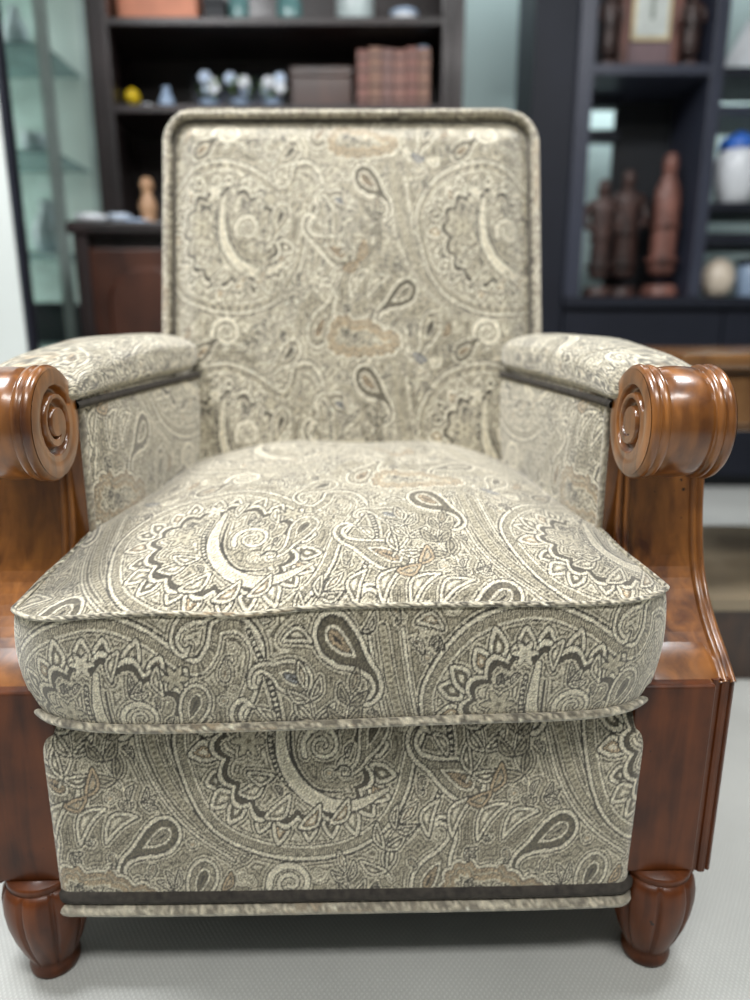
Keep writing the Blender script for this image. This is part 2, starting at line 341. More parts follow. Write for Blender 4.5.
def wood_mat(name, dark, light, rough=.28, coat=.5, scale=9, stretch=(1, 1, .12), pits=True, spec=.5):
    m = bpy.data.materials.new(name); m.use_nodes = True; nt = m.node_tree; N = nt.nodes; L = nt.links; b = N['Principled BSDF']
    tc = N.new('ShaderNodeTexCoord'); mp = N.new('ShaderNodeMapping'); mp.inputs['Scale'].default_value = stretch; L.new(tc.outputs['Object'], mp.inputs[0])
    nz = N.new('ShaderNodeTexNoise'); nz.inputs['Scale'].default_value = scale*6; nz.inputs['Detail'].default_value = 8; nz.inputs['Distortion'].default_value = .6; L.new(mp.outputs[0], nz.inputs['Vector'])
    n2 = N.new('ShaderNodeTexNoise'); n2.inputs['Scale'].default_value = scale*1.6; n2.inputs['Detail'].default_value = 4; L.new(tc.outputs['Object'], n2.inputs['Vector'])
    av = N.new('ShaderNodeMath'); av.operation = 'ADD'; L.new(nz.outputs['Fac'], av.inputs[0]); L.new(n2.outputs['Fac'], av.inputs[1])
    cr = N.new('ShaderNodeValToRGB'); e = cr.color_ramp.elements; e[0].position = .36; e[0].color = (*dark, 1); e[1].position = .66; e[1].color = (*light, 1)
    hf = N.new('ShaderNodeMath'); hf.operation = 'MULTIPLY'; hf.inputs[1].default_value = .5; L.new(av.outputs[0], hf.inputs[0]); L.new(hf.outputs[0], cr.inputs[0])
    out = cr.outputs['Color']
    if pits:                                              # small dark distress marks in the finish
        vo = N.new('ShaderNodeTexVoronoi'); vo.inputs['Scale'].default_value = 70; vo.inputs['Randomness'].default_value = 1; L.new(tc.outputs['Object'], vo.inputs['Vector'])
        n3 = N.new('ShaderNodeTexNoise'); n3.inputs['Scale'].default_value = 14; L.new(tc.outputs['Object'], n3.inputs['Vector'])
        th = N.new('ShaderNodeMapRange'); th.inputs['From Min'].default_value = .52; th.inputs['From Max'].default_value = .7; th.inputs['To Max'].default_value = .16; L.new(n3.outputs['Fac'], th.inputs['Value'])
        lt = N.new('ShaderNodeMath'); lt.operation = 'LESS_THAN'; L.new(vo.outputs['Distance'], lt.inputs[0]); L.new(th.outputs[0], lt.inputs[1])
        mx = N.new('ShaderNodeMix'); mx.data_type = 'RGBA'; L.new(lt.outputs[0], mx.inputs['Factor']); L.new(out, mx.inputs['A']); mx.inputs['B'].default_value = (.02, .008, .004, 1)
        out = mx.outputs['Result']
    L.new(out, b.inputs['Base Color']); b.inputs['Roughness'].default_value = rough; b.inputs['Specular IOR Level'].default_value = spec; b.inputs['Coat Weight'].default_value = coat; b.inputs['Coat Roughness'].default_value = .14
    return m
FAB = fabric_mat('paisley_upholstery')
WELT_SHADE = mat('welt_and_shade_cloth', (.040, .034, .028), .85, noise=(120, .5, (1, 1, 1)), bump=(500, .4, .001))  # cloth of the arm welts, also the shade strip on the front panel
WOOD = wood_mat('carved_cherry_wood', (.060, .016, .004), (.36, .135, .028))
WOOD_SHADE = wood_mat('cherry_wood_shaded', (.034, .008, .002), (.15, .040, .009), rough=.38, coat=.08, spec=.3)  # darker copy of the post wood, mostly shade put into the colour
LINING = mat('black_dust_cover', (.012, .012, .012), .9)
HUTCH = wood_mat('dark_walnut', (.008, .005, .005), (.030, .018, .018), rough=.45, coat=.15, scale=3, pits=False)
HUTCH_R = wood_mat('reddish_door_walnut', (.022, .007, .004), (.085, .028, .014), rough=.4, coat=.2, scale=3, pits=False)
UNIT = mat('navy_black_lacquer', (.011, .013, .022), .55, spec=.3, noise=(4, .2, (1, 1, 1)))
UNIT_E = mat('slate_blue_edge_lacquer', (.036, .041, .064), .4, noise=(4, .15, (1, 1, 1)))
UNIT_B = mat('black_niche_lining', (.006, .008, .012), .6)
PALE = mat('pale_back_panel', (.42, .52, .52), .5, noise=(3, .2, (1, 1, 1)))
GLASS = mat('clear_glass', (.85, .95, .93), .03, trans=1.0)
GSHELF = mat('frosted_glass_shelf', (.30, .42, .42), .25, noise=(5, .2, (1, 1, 1)))
STATUE = wood_mat('carved_reddish_wood', (.06, .022, .016), (.30, .13, .10), rough=.5, coat=.1, scale=6, pits=False)
STATUE_D = wood_mat('carved_dark_wood', (.018, .010, .009), (.085, .040, .032), rough=.5, coat=.1, scale=6, pits=False)
TABLE = wood_mat('golden_brown_table_wood', (.10, .042, .014), (.32, .16, .06), rough=.22, coat=.6, scale=3, pits=False)
WHITE = mat('white_ceramic', (.75, .78, .82), .25)
BLUEW = mat('blue_grey_ceramic', (.30, .40, .55), .3)
CREAM = mat('cream_ceramic', (.72, .62, .50), .35)
YEL = mat('yellow_plastic', (.75, .52, .01), .4)
ORANGE = mat('salmon_cardboard', (.62, .24, .14), .6)
GREEN = mat('leaf_green', (.20, .34, .06), .6)
BLUE = mat('bright_blue_plastic', (.03, .14, .55), .35)
NAVY = mat('navy_cloth', (.010, .016, .040), .6)
TEAL = mat('teal_glass', (.10, .22, .22), .2)
BOOKC = [mat('book_cloth', c, .6, noise=(30, .15, (1, 1, .1))) for c in ((.23, .105, .085), (.25, .135, .095), (.21, .115, .10), (.26, .13, .105))]
PAGES = mat('book_pages', (.55, .5, .4), .8)

# ================================================================= the room
def structure(name, bm, m): return tag(obj(name, bm, m), kind='structure')
def carpet_mat():
    m = bpy.data.materials.new('cream_carpet'); m.use_nodes = True; nt = m.node_tree; N = nt.nodes; L = nt.links; b = N['Principled BSDF']
    tc = N.new('ShaderNodeTexCoord')
    hs = []
    for ang in (.62, -.62):
        mp = N.new('ShaderNodeMapping'); mp.inputs['Rotation'].default_value = (0, 0, ang); L.new(tc.outputs['Object'], mp.inputs[0])
        w = N.new('ShaderNodeTexWave'); w.inputs['Scale'].default_value = 70; w.inputs['Distortion'].default_value = .8; w.inputs['Detail'].default_value = 1; w.inputs['Detail Scale'].default_value = 4
        L.new(mp.outputs[0], w.inputs['Vector']); hs.append(w.outputs['Fac'])
    mu = N.new('ShaderNodeMath'); mu.operation = 'MULTIPLY'; L.new(hs[0], mu.inputs[0]); L.new(hs[1], mu.inputs[1])
    nz = N.new('ShaderNodeTexNoise'); nz.inputs['Scale'].default_value = 5; nz.inputs['Detail'].default_value = 5; L.new(tc.outputs['Object'], nz.inputs['Vector'])
    cr = N.new('ShaderNodeMapRange'); cr.inputs['To Min'].default_value = .86; cr.inputs['To Max'].default_value = 1.06; L.new(mu.outputs[0], cr.inputs['Value'])
    c2 = N.new('ShaderNodeMapRange'); c2.inputs['From Min'].default_value = .3; c2.inputs['From Max'].default_value = .7; c2.inputs['To Min'].default_value = .92; c2.inputs['To Max'].default_value = 1.05; L.new(nz.outputs['Fac'], c2.inputs['Value'])
    m3 = N.new('ShaderNodeMath'); m3.operation = 'MULTIPLY'; L.new(cr.outputs[0], m3.inputs[0]); L.new(c2.outputs[0], m3.inputs[1])
    mx = N.new('ShaderNodeVectorMath'); mx.operation = 'SCALE'; mx.inputs[0].default_value = (.55, .56, .535); L.new(m3.outputs[0], mx.inputs['Scale']); L.new(mx.outputs[0], b.inputs['Base Color'])
    b.inputs['Roughness'].default_value = .9; b.inputs['Specular IOR Level'].default_value = .2
    bp = N.new('ShaderNodeBump'); bp.inputs['Strength'].default_value = .35; bp.inputs['Distance'].default_value = .0015; L.new(mu.outputs[0], bp.inputs['Height']); L.new(bp.outputs[0], b.inputs['Normal'])
    return m
WALL = mat('grey_green_wall_paint', (.36, .44, .43), .8, noise=(2, .08, (1, 1, 1)))
WALL_N = mat('olive_grey_wall_paint', (.20, .21, .20), .8, noise=(2, .06, (1, 1, 1)))
WALL_W = mat('pale_wall_paint', (.62, .66, .64), .7, noise=(2, .05, (1, 1, 1)))
CEIL = mat('white_ceiling_paint', (.75, .75, .73), .9, noise=(2, .04, (1, 1, 1)))
X0, X1, Y0, Y1, Z1 = -2.2, 2.6, -2.0, 3.5, 2.56
structure('floor', bx(X0, X1, Y0, Y1, -.05, 0), carpet_mat())
structure('wall_back', bx(X0-.08, X1+.08, Y1, Y1+.08, 0, Z1), WALL)
structure('wall_left', bx(X0-.08, X0, Y0, Y1, 0, Z1), WALL_N)
structure('wall_right', bx(X1, X1+.08, Y0, Y1, 0, Z1), WALL_N)
structure('wall_front', bx(X0-.08, X1+.08, Y0-.08, Y0, 0, Z1), WALL_N)
structure('ceiling', bx(X0-.08, X1+.08, Y0-.08, Y1+.08, Z1, Z1+.06), CEIL)
structure('baseboard_back', bx(X0, X1, Y1-.015, Y1, 0, .09, .003), WALL_W)

# ================================================================= the armchair
OFF = (0, .85, 0)                                         # chair drawn with y = distance from the camera, then moved to its root
chair = empty('armchair', (-.0325, .85, 0), 'paisley upholstered armchair with scrolled wooden arm posts and a thick loose seat cushion', 'armchair', rz=math.radians(1.2))
def part(name, bm, m, parent=None, smooth=False):
    for v in bm.verts: v.co -= Vector(OFF)
    return obj(name, bm, m, parent or chair, smooth)
def fab(name, P, u, v, parent=None, flip=False, wrap=False, gain=1.0):
    return grid(name, P, FAB, parent or chair, weave(u, v, gain), wrap=wrap, off=OFF, flip=flip)
def cord(name, P, r, parent, n=10, step=.003, seed=1, light=True, mixc=.45):
    Q, s = resample(P, step); T = tube_np(Q, r, n)
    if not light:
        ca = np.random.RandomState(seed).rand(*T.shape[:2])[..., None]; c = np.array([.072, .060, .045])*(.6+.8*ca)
    else:
        u = (s*UM*.9+31*seed)[:, None]+np.zeros(n)[None]; v = 60+np.arange(n)[None]*1.6+.25*u
        c = weave(u, v)*(1-mixc)+mixc*np.array([.40, .36, .29])
    T = np.concatenate([T, T[:, :1]], 1); c = np.concatenate([c, c[:, :1]], 1)
    return grid(name, T, FAB if light else WELT_SHADE, parent, c, off=OFF)
ss = lambda a, b, x: (lambda t: t*t*(3-2*t))(np.clip((x-a)/(b-a), 0, 1))

# --- seat cushion
def front_y(s): return .556+.006*np.abs(s)**2+.036*np.abs(s)**9
def half_w(y): return np.interp(y, [.55, .575, .60, .66, .70, .74, .85, 1.03, 1.1], [.295, .2995, .3005, .293, .283, .275, .253, .224, .22])
def edge_z(y, s): return np.interp(y, [.55, .60, .72, .85, 1.03, 1.1], [.433, .437, .449, .461, .478, .48])+.003+.0045*s*ss(.75, .6, y)-.010*np.clip(np.abs(s), 0, 1)**2*ss(.74, .66, y)-.008*np.exp(-((s+1)/.22)**2)*ss(.68, .58, y)-.004*np.exp(-((s+.30)/.16)**2)*ss(.66, .57, y)*1.3
def crown(y): return np.interp(y, [.55, .565, .60, .66, .74, .85, .95, 1.03, 1.1], [0, .006, .016, .028, .038, .042, .038, .028, .01])
nu, nv = 560, 280
s = np.linspace(-1, 1, nu)[None, :]; t = (np.linspace(0, 1, nv)**1.35)[:, None]
yf = front_y(s); y = yf+(1.05-yf)*t; xw = half_w(y)*s
z = edge_z(y, s)+crown(y)*(1-np.abs(s)**3.2)*ss(0, .03, t+.004)+.0025*np.sin(x_ := xw*31+1)*np.sin(y*23)*ss(.56, .64, y)
topP = np.stack([xw-.003*ss(.75, .6, y), y, z], -1)
arc = np.cumsum(np.linalg.norm(np.diff(topP, axis=0, prepend=topP[:1]), axis=2), axis=0)
cushion = fab('seat_cushion', topP, 375+xw*UM, 112-arc*VM)
# boxing band: wraps left side, front, right side
def outline(off=0.0):
    ys = np.linspace(.80, .60, 40); L = np.stack([-half_w(ys), ys], 1)
    f = np.linspace(-1, 1, 400); F = np.stack([half_w(front_y(f))*f, front_y(f)], 1)
    return np.concatenate([L, F, (L*[-1, 1])[::-1]])
O, so = resample(outline(), .00105)
Tn = np.gradient(O, axis=0); Tn /= np.linalg.norm(Tn, axis=1)[:, None]; Nn = np.stack([Tn[:, 1], -Tn[:, 0]], 1)
for _ in range(12): Nn[1:-1] = (Nn[:-2]+2*Nn[1:-1]+Nn[2:])/4
k = np.linspace(0, 1, 112)[:, None]
sx = np.clip(O[:, 0]/.29, -1, 1)[None]
zt = edge_z(O[:, 1], O[:, 0]/half_w(O[:, 1]))[None]
zb = .319+.0055*(1-sx**2)+.002*sx+.003*np.sin(O[:, 0]*9+.6)[None]
bul = .008*np.sin(math.pi*k)**.8-.009*k*np.abs(sx)**1.5+.004*k*(1-sx**4)
P = np.stack([O[None, :, 0]-.003*ss(.75, .6, O[None, :, 1])+Nn[None, :, 0]*bul, O[None, :, 1]+Nn[None, :, 1]*bul, zt+(zb-zt)*k], -1)
mid = so[np.argmin(np.abs(O[:, 0])+(O[:, 1] > .7))]
fab('boxing_band', P, 468+(so-mid)[None]*UM+0*k, -52+k*.114*VM+0*so[None], cushion, flip=True)
topE = np.concatenate([P[0]+np.stack([Nn[:, 0]*.002, Nn[:, 1]*.002, 0*so], 1)]); cord('top_piping', topE, .0024, cushion, seed=1, mixc=0)
botE = P[-1]+np.stack([Nn[:, 0]*.003, Nn[:, 1]*.003, 0*so], 1); cord('bottom_piping', botE, .0042, cushion, seed=2, mixc=.25)
ub = np.linspace(-1, 1, 24)[None]; vb = np.linspace(0, 1, 20)[:, None]; yb = front_y(ub)+.006+(1.04-front_y(ub))*vb
grid('cushion_underside', np.stack([(half_w(yb)-.012)*ub, yb, .321+0*yb], -1), WELT_SHADE, cushion, off=OFF)

# --- front panel under the cushion
def panel_outline(hw, yf_, r, back):
    a = np.linspace(0, math.pi/2, 20)
    Lc = np.stack([-hw+r-r*np.cos(a), yf_+r-r*np.sin(a)], 1)
    L = np.array([[-hw, back]]); R = (Lc*[-1, 1])[::-1]
    return np.concatenate([L, Lc, R, L*[-1, 1]])
O2, s2 = resample(panel_outline(.290, .590, .016, .66), .00105)
k = np.linspace(0, 1, 200)[:, None]; mid2 = s2[-1]/2
zp = .325-(.325-.112)*k
hx = np.where(zp > .266, np.sqrt(np.clip(1-((zp-.266)/.0592)**2, 0, 1)), 1.0)
xs2 = O2[None, :, 0]; shr = (1-hx)*.009
Xp = -.0007-.0023*k+xs2*(1-shr/.29)*(1.028-.010*k); Yp = O2[None, :, 1]+(1-hx)*.050-.004*np.clip(k-.25, 0, 1)*np.clip(1-np.abs(xs2/.29)**4, 0, 1)
P2 = np.stack([Xp, Yp, zp+0*xs2], -1)
u2 = 304+(s2-mid2)[None]*UM+0*k; v2 = (.315-zp)*VM+0*xs2
panel = fab('front_panel', P2, u2, v2, flip=True)
e = P2[-1].copy(); e[:, 1] += .004; e[:, 2] = .1075; cord('welt_or_shade_cord', e, .0085, panel, light=False, seed=3)  # dark cord stands in for the shade line above the piping
e = P2[-1].copy(); e[:, 1] -= .001; e[:, 2] = .0935; cord('bottom_piping', e, .0062, panel, seed=4)
part('seat_base', bx(-.272, .272, .60, 1.14, .10, .315, .006), LINING)

# --- backrest
B0 = np.array([.004, 1.012, .44]); UP = np.array([0, .147, .533]); UPL = np.linalg.norm(UP); UP = UP/UPL; NF = np.array([0, -UP[2], UP[1]])
H, R_, HWB = .575, .050, .2855
def back_hw(h): return HWB-np.where(h > H-R_, R_-np.sqrt(np.clip(R_**2-(h-(H-R_))**2, 0, None)), 0)
nu, nv = 330, 330
s = np.linspace(-1, 1, nu)[None]; h = np.linspace(0, 1, nv)[:, None]**.93*H; hw = back_hw(h); x = s*hw
qx = np.abs(x)-(HWB-R_); qy = h-(H-R_); e = np.where((qx > 0) & (qy > 0), R_-np.hypot(np.maximum(qx, 0), np.maximum(qy, 0)), np.minimum(R_-qx, R_-qy)); e = np.clip(e, 0, None)
puff = -.010*ss(.004, .011, e)+.026*ss(.013, .060, e)+.020*ss(.02, .25, e)*(1-.3*(x/HWB)**2)
puff = puff+.002*np.sin(x*37+h*11)*np.sin(h*29)*ss(.03, .1, e)
Pb = B0+np.stack([x, 0*x, 0*x], -1)+UP*(h[..., None])+NF*puff[..., None]
ub_, vb_ = 442+x*UM, 330-h*VM
cb = weave(ub_, vb_); valley_shade = (ss(.009, .012, e)*(1-ss(.015, .019, e)))[..., None]  # valley inside the rim darkened, its shade put into the thread colour
back = grid('backrest', Pb, FAB, chair, cb*(1-valley_shade)+valley_shade*np.array([.10, .09, .075]), off=OFF)
hh = np.linspace(0, 1, 80)*H
edge = np.concatenate([np.stack([-back_hw(hh), hh], 1)[:-1], np.stack([back_hw(hh), hh], 1)[::-1]])
edge3 = B0+np.stack([edge[:, 0]*.985, 0*edge[:, 0], 0*edge[:, 0]], -1)+UP*(edge[:, 1]-.004)[:, None]+NF*.001
cord('back_piping', edge3, .0052, back, seed=5)
e2, sE = resample(edge, .006); dd = np.array([0, .02, .06, .10, .125, .13])[:, None]; ins = np.array([0, 0, 0, 0, .004, .02])[:, None]
Q = B0+np.stack([e2[None, :, 0]*(1-ins/.29), 0*dd+0*e2[None, :, 0], 0*dd+0*e2[None, :, 0]], -1)+UP*((e2[None, :, 1]-ins*(e2[None, :, 1] > .5))[..., None])-NF*(dd+0*e2[None, :, 0])[..., None]
fab('back_border', Q, sE[None]*UM+0*dd, dd*VM+0*sE[None])
hb = np.linspace(-.32, H-.012, 60)[:, None]; sb = np.linspace(-1, 1, 40)[None]; xb = sb*(back_hw(np.clip(hb, 0, H))-.006)
Q = B0+np.stack([xb, 0*xb, 0*xb], -1)+UP*(hb+0*sb)[..., None]-NF*.129
fab('rear_panel', Q, xb*UM, -hb*VM+0*sb, flip=True)

# --- arms
def inner_x(y): return np.interp(y, [.70, .76, .90, 1.04], [.276, .270, .248, .222])
FOOTP = [(.0230,0),(.0248,.003),(.0255,.008),(.0245,.013),(.0228,.016),(.0255,.021),(.0310,.034),(.0368,.052),(.0408,.070),(.0425,.086),(.0424,.098),(.0405,.108),(.0360,.1150),(.0350,.1160),(.0362,.1175),(.0362,.1210),(.035,.1235)]
def reed(t, h):
    if h < .018 or h > .113: return 1
    c = abs(math.sin(t*4+.9)); return 1-.13*(max(0, 1-c*4.2))**1.1-.03*(1-c)**2*min(1, (h-.018)/.012, (.113-h)/.004)
C0 = (.668, .5795)
def arm_post(sg):
    f = lambda x: sg*x
    # barrel of the scroll, turned with bead rings at both ends
    half = [(.0515,.278),(.0530,.2786),(.0550,.2808),(.0558,.2835),(.0550,.2862),(.0522,.2872),(.0522,.2880),(.0546,.2896),(.0553,.2920),(.0545,.2946),(.0528,.2955),(.0510,.2962),(.0510,.2974),(.0524,.2990),(.0534,.306),(.0540,.317)]
    prof = half+[(r, .634-h) for r, h in half[::-1][1:]]
    bm = bmesh.new(); lathe(bm, [(r, f(h)) for r, h in prof], C0[0], C0[1], n=96, axis='x', cap=False)
    post = part('arm_post', bm, WOOD, smooth=False)
    post.data.polygons.foreach_set('use_smooth', [len(p.vertices) == 4 for p in post.data.polygons])
    # carved spiral on the inner and outer end
    for xe, nm, dr in ((.278, 'scroll_face', -1), (.356, 'outer_scroll_face', 1)):
        rr = np.linspace(.0002, .0516, 70)[:, None]; th = np.linspace(0, 2*math.pi, 161)[None]
        dep = np.zeros((70, 161))
        for turn in range(3):
            ph = (th+math.pi*.35) % (2*math.pi)+turn*2*math.pi
            rs = .0345-.0080*ph/(2*math.pi)*1.6; w = .0044*np.clip((2*math.pi*1.75-ph)/2.2, 0, 1)
            dep += .0090*np.clip(1-((rr-rs)/np.maximum(w, 1e-5))**2, 0, 1)**.7*(w > 1e-4)
        dome = .0012*np.clip(1-(rr/.034)**2, 0, 1)+.0008*np.clip(1-((rr-.044)/.007)**2, 0, 1)
        G = np.stack([f(xe+dr*(.0006+dome-dep)), C0[0]-sg*-1*rr*np.sin(th), C0[1]+rr*np.cos(th)], -1)
        grid(nm, G, WOOD, post, off=OFF, flip=(sg*dr > 0))
    # neck: beaded moulding sweep
    cur = np.array([(.742,.62),(.7335,.57),(.7285,.530),(.7250,.505),(.7190,.475),(.7095,.446),(.6960,.418),(.6750,.392),(.6490,.370),(.6250,.353),(.6030,.334)])
    C, sc = resample(smooth(cur, False, 6), .004); T = np.gradient(C, axis=0); T /= np.linalg.norm(T, axis=1)[:, None]; Nr = np.stack([T[:, 1], -T[:, 0]], 1)
    Nr *= np.sign(-(Nr[:, :1])+1e-9)
    half = [(.279,-.004),(.2795,-.001),(.2815,.0008),(.284,0),(.2855,-.0038),(.2868,-.0038),(.288,-.0006),(.2905,.0008),(.293,-.0004),(.2950,-.004),(.2955,-.0095),(.2972,-.0095),(.2985,-.0070),(.3005,-.0062),(.315,-.0060)]
    cs = half+[(.660-x, o) for x, o in half[::-1]]
    G = np.zeros((len(C), len(cs), 3))
    tp = 1-.75*ss(.75, 1, sc/sc[-1])[:, None]
    for j, (xx, o) in enumerate(cs):
        q = (xx-.279)/.102; wi = 1-ss(.3, 1, sc/sc[-1]); xa_, xb_ = .283+.011*wi, .381+.008*wi
        G[:, j, 0] = f(xa_+(xb_-xa_)*q); G[:, j, 1:] = C+Nr*(o*tp if o < -.005 else o)
    grid('neck_moulding', G, WOOD, post, off=OFF, flip=(sg < 0))
    bm = bmesh.new(); poly = [tuple(c) for c in (C+Nr*-.004)[::3]]+[(.625, .334), (.785, .334), (.785, .612)]
    a = [bm.verts.new((f(.2945), p[0], p[1])) for p in poly]; b = [bm.verts.new((f(.3800), p[0], p[1])) for p in poly]
    bm.faces.new(a); bm.faces.new(b)
    for i in range(len(poly)): bm.faces.new((a[i], a[(i+1) % len(poly)], b[(i+1) % len(poly)], b[i]))
    part('neck_slab', bm, WOOD, post).parent = post
    lo, hi = sorted((f(.2815), f(.300))); part('arm_board', bx(lo, hi, .7295, .79, .334, .602, .003), WOOD, post)
    # block below with a beaded strip down its outer edge
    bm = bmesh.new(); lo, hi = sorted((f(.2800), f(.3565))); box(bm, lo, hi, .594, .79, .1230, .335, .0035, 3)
    part('base_block', bm, WOOD_SHADE, post)
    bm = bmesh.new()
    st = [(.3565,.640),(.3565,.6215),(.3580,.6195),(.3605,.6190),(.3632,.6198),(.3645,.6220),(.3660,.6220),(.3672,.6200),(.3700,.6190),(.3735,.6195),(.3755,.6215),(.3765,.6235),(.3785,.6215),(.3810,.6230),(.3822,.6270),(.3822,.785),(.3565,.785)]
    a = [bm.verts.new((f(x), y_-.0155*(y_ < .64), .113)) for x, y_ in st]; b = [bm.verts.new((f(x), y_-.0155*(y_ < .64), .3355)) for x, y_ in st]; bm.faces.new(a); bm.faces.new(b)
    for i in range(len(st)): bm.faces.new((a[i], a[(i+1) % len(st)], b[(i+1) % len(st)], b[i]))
    part('edge_moulding', bm, WOOD_SHADE, post)
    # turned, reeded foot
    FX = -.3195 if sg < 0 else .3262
    bm = lathe(bmesh.new(), FOOTP[:-4], FX, .617, n=128, mod=reed); ft = part('foot', bm, WOOD_SHADE, post, True)
    bm = lathe(bmesh.new(), FOOTP[-5:], FX, .617, n=48); part('foot_collar', bm, WOOD_SHADE, post, True)
for sg in (-1, 1): arm_post(sg)
for sg in (-1, 1):
    # pad: soft rounded section swept along the arm
    ys = np.concatenate([np.linspace(.700, .735, 12), np.linspace(.745, 1.005, 90), 1.005+.040*np.sin(np.linspace(.05, 1, 22)*math.pi/2)])
    shr = np.where(ys > 1.005, np.sqrt(np.clip(1-((ys-1.005)/.0402)**2, 0, 1)), np.where(ys < .715, .3+.7*np.sqrt(np.clip(1-((.715-ys)/.0155)**2, 0, 1)), 1.0))
    th = np.linspace(0, 2*math.pi, 181)
    ex = 2/3.4; cx_, cz_ = np.sign(np.cos(th))*np.abs(np.cos(th))**ex, np.sign(np.sin(th))*np.abs(np.sin(th))**ex
    xi = inner_x(ys)-.004; xo = np.interp(ys, [.7, 1.04], [.398, .390]); xc, hwx = (xi+xo)/2, (xo-xi)/2
    ztp = np.interp(ys, [.70, .74, .80, .90, 1.045], [.620, .633, .646, .658, .661]); zbt = np.interp(ys, [.70, 1.045], [.592, .604]); zc, hz = (ztp+zbt)/2, (ztp-zbt)/2
    a_, b_ = hwx*(.84+.16*shr), hz*(.25+.75*shr)
    G = np.stack([sg*(xc[:, None]+a_[:, None]*cx_[None]), ys[:, None]+0*th[None], zc[:, None]+b_[:, None]*cz_[None]], -1)
    G[..., 2] += .003*np.cos((G[..., 0]-sg*xc[:, None])/hwx[:, None]*1.5)*(cz_[None] > 0)*shr[:, None]
    G[..., 2] -= .013*np.clip((sg*G[..., 0]-xi[:, None])/(xo-xi)[:, None], 0, 1)**3*(cz_[None] > -.2)
    per = np.concatenate([[0], np.cumsum(np.hypot(np.diff(cx_*.07), np.diff(cz_*.03)))])
    pad = fab('arm_pad', G, 120+per[None]*UM*sg+0*ys[:, None], 30-ys[:, None]*VM+0*th[None], flip=(sg > 0))
    bm = bmesh.new(); vs = [bm.verts.new(p) for p in G[-1][:-1:4]]; bm.faces.new(vs); part('pad_end', bm, FAB, pad, True)
    at_ = pad.children[0].data.color_attributes.new('thread', 'FLOAT_COLOR', 'POINT'); at_.data.foreach_set('color', [.35, .31, .25, 1]*len(pad.children[0].data.vertices))
    # inner panel with its dark welt and gathered front edge
    ys = np.linspace(.730, 1.05, 230)[None]; zz = np.linspace(.605, .40, 150)[:, None]; v_ = (zz-.40)/.205
    pf = .012*np.sin(np.clip((ys-.730)/.06, 0, 1)*math.pi/2)*np.sin(np.clip(v_, .02, 1)*math.pi)**.5
    xx = inner_x(ys)+.007-pf+.0012*np.sin(zz*240+3*np.sin(zz*60))*np.exp(-(ys-.73)/.016)
    G = np.stack([sg*xx, ys+0*zz, zz+0*ys-(ys-1.05)*-.03*0], -1)
    ip = fab('arm_panel', G, 40-ys*UM*sg+0*zz, 60-zz*VM+0*ys, flip=(sg > 0))
    yw = np.linspace(.715, 1.045, 40); cord('welt_or_shade_cord', np.stack([sg*(inner_x(yw)+.0025), yw, np.interp(yw, [.70, 1.045], [.591, .603])], -1), .0042, ip, light=False, seed=8)
    zw = np.linspace(.598, .42, 30); cord('front_piping', np.stack([sg*(inner_x(.732)+.006+0*zw), .732+0*zw, zw], -1), .004, ip, seed=9)
    lo, hi = sorted((sg*.290, sg*.376)); bm = bx(lo, hi, .775, 1.13, .11, .606, .008)
    op = part('outer_arm_panel', bm, FAB); at_ = op.data.color_attributes.new('thread', 'FLOAT_COLOR', 'POINT')
    cc = np.ones((len(op.data.vertices), 4), np.float32); cc[:, :3] = (.36, .32, .25); at_.data.foreach_set('color', cc.ravel())
    bm = lathe(bmesh.new(), [(.016,0),(.018,.01),(.021,.05),(.025,.11)], sg*.30, 1.105, n=20); part('rear_leg', bm, WOOD_SHADE, None, True)

# ================================================================= left: pale door with dark jamb, glass cabinet
def thing(name, loc, label, cat, group=None, rz=0): return empty(name, loc, label, cat, group, rz)
def rel(bm, o):
    l = Vector(o.location)
    for v in bm.verts: v.co -= l
    return bm
def sub(name, bm, m, par, root, smooth=False): return obj(name, rel(bm, root), m, par, smooth)
jx = at(25, 220, 1.9).x
structure('door_1', bx(-2.19, jx-.014, 1.86, 1.90, 0, 2.05, .004), WALL_W)
structure('trim_1', bx(jx-.014, jx, 1.862, 1.902, 0, 2.56, .004), UNIT)
cx0, cx1 = -1.62, at(62, 200, 2.55).x
ca = thing('display_cabinet', ((cx0+cx1)/2, 2.75, 0), 'tall glass display cabinet with pale frame, between the pale door and dark bookcase', 'cabinet')
PF = mat('pale_green_frame', (.40, .48, .46), .4)
for x in (cx0, cx1-.035):
    for y in (2.55, 2.93): sub('frame_post', bx(x, x+.035, y, y+.03, .0, 2.2, .004), PF, ca, ca)
sub('plinth', bx(cx0, cx1, 2.55, 2.96, 0, .30, .004), UNIT, ca, ca); sub('cabinet_top', bx(cx0, cx1, 2.55, 2.96, 2.2, 2.25, .006), PF, ca, ca)
sub('back_panel', bx(cx0+.03, cx1-.03, 2.93, 2.945, .3, 2.2), mat('pale_sage_panel', (.62, .72, .67), .5, noise=(3, .1, (1, 1, 1))), ca, ca)
CZ = [.30, .62, .94, 1.27, 1.60, 1.93]
for z in CZ[1:]: sub('glass_shelf', bx(cx0+.035, cx1-.035, 2.60, 2.92, z-.008, z), GSHELF, ca, ca)
gd = sub('glass_door', bx(cx0+.036, cx1-.036, 2.556, 2.560, .31, 2.19), GLASS, ca, ca)
def jar(name, loc, prof, m, label, cat, group=None, n=24, lid=None):
    o = obj(name, lathe(bmesh.new(), prof, n=n), m, None, True, (loc[0], loc[1], loc[2]+.0012)); tag(o, label, cat, group)
    if lid: obj('lid', lathe(bmesh.new(), lid[0], n=n), lid[1], o, True)
    return o
def ball(r, n=10): return [(max(.0005, r*math.sin(math.pi*i/n)), r-r*math.cos(math.pi*i/n)) for i in range(n+1)]
VASE = lambda s: [(.025*s,0),(.045*s,.02*s),(.05*s,.06*s),(.035*s,.10*s),(.018*s,.13*s),(.024*s,.15*s)]
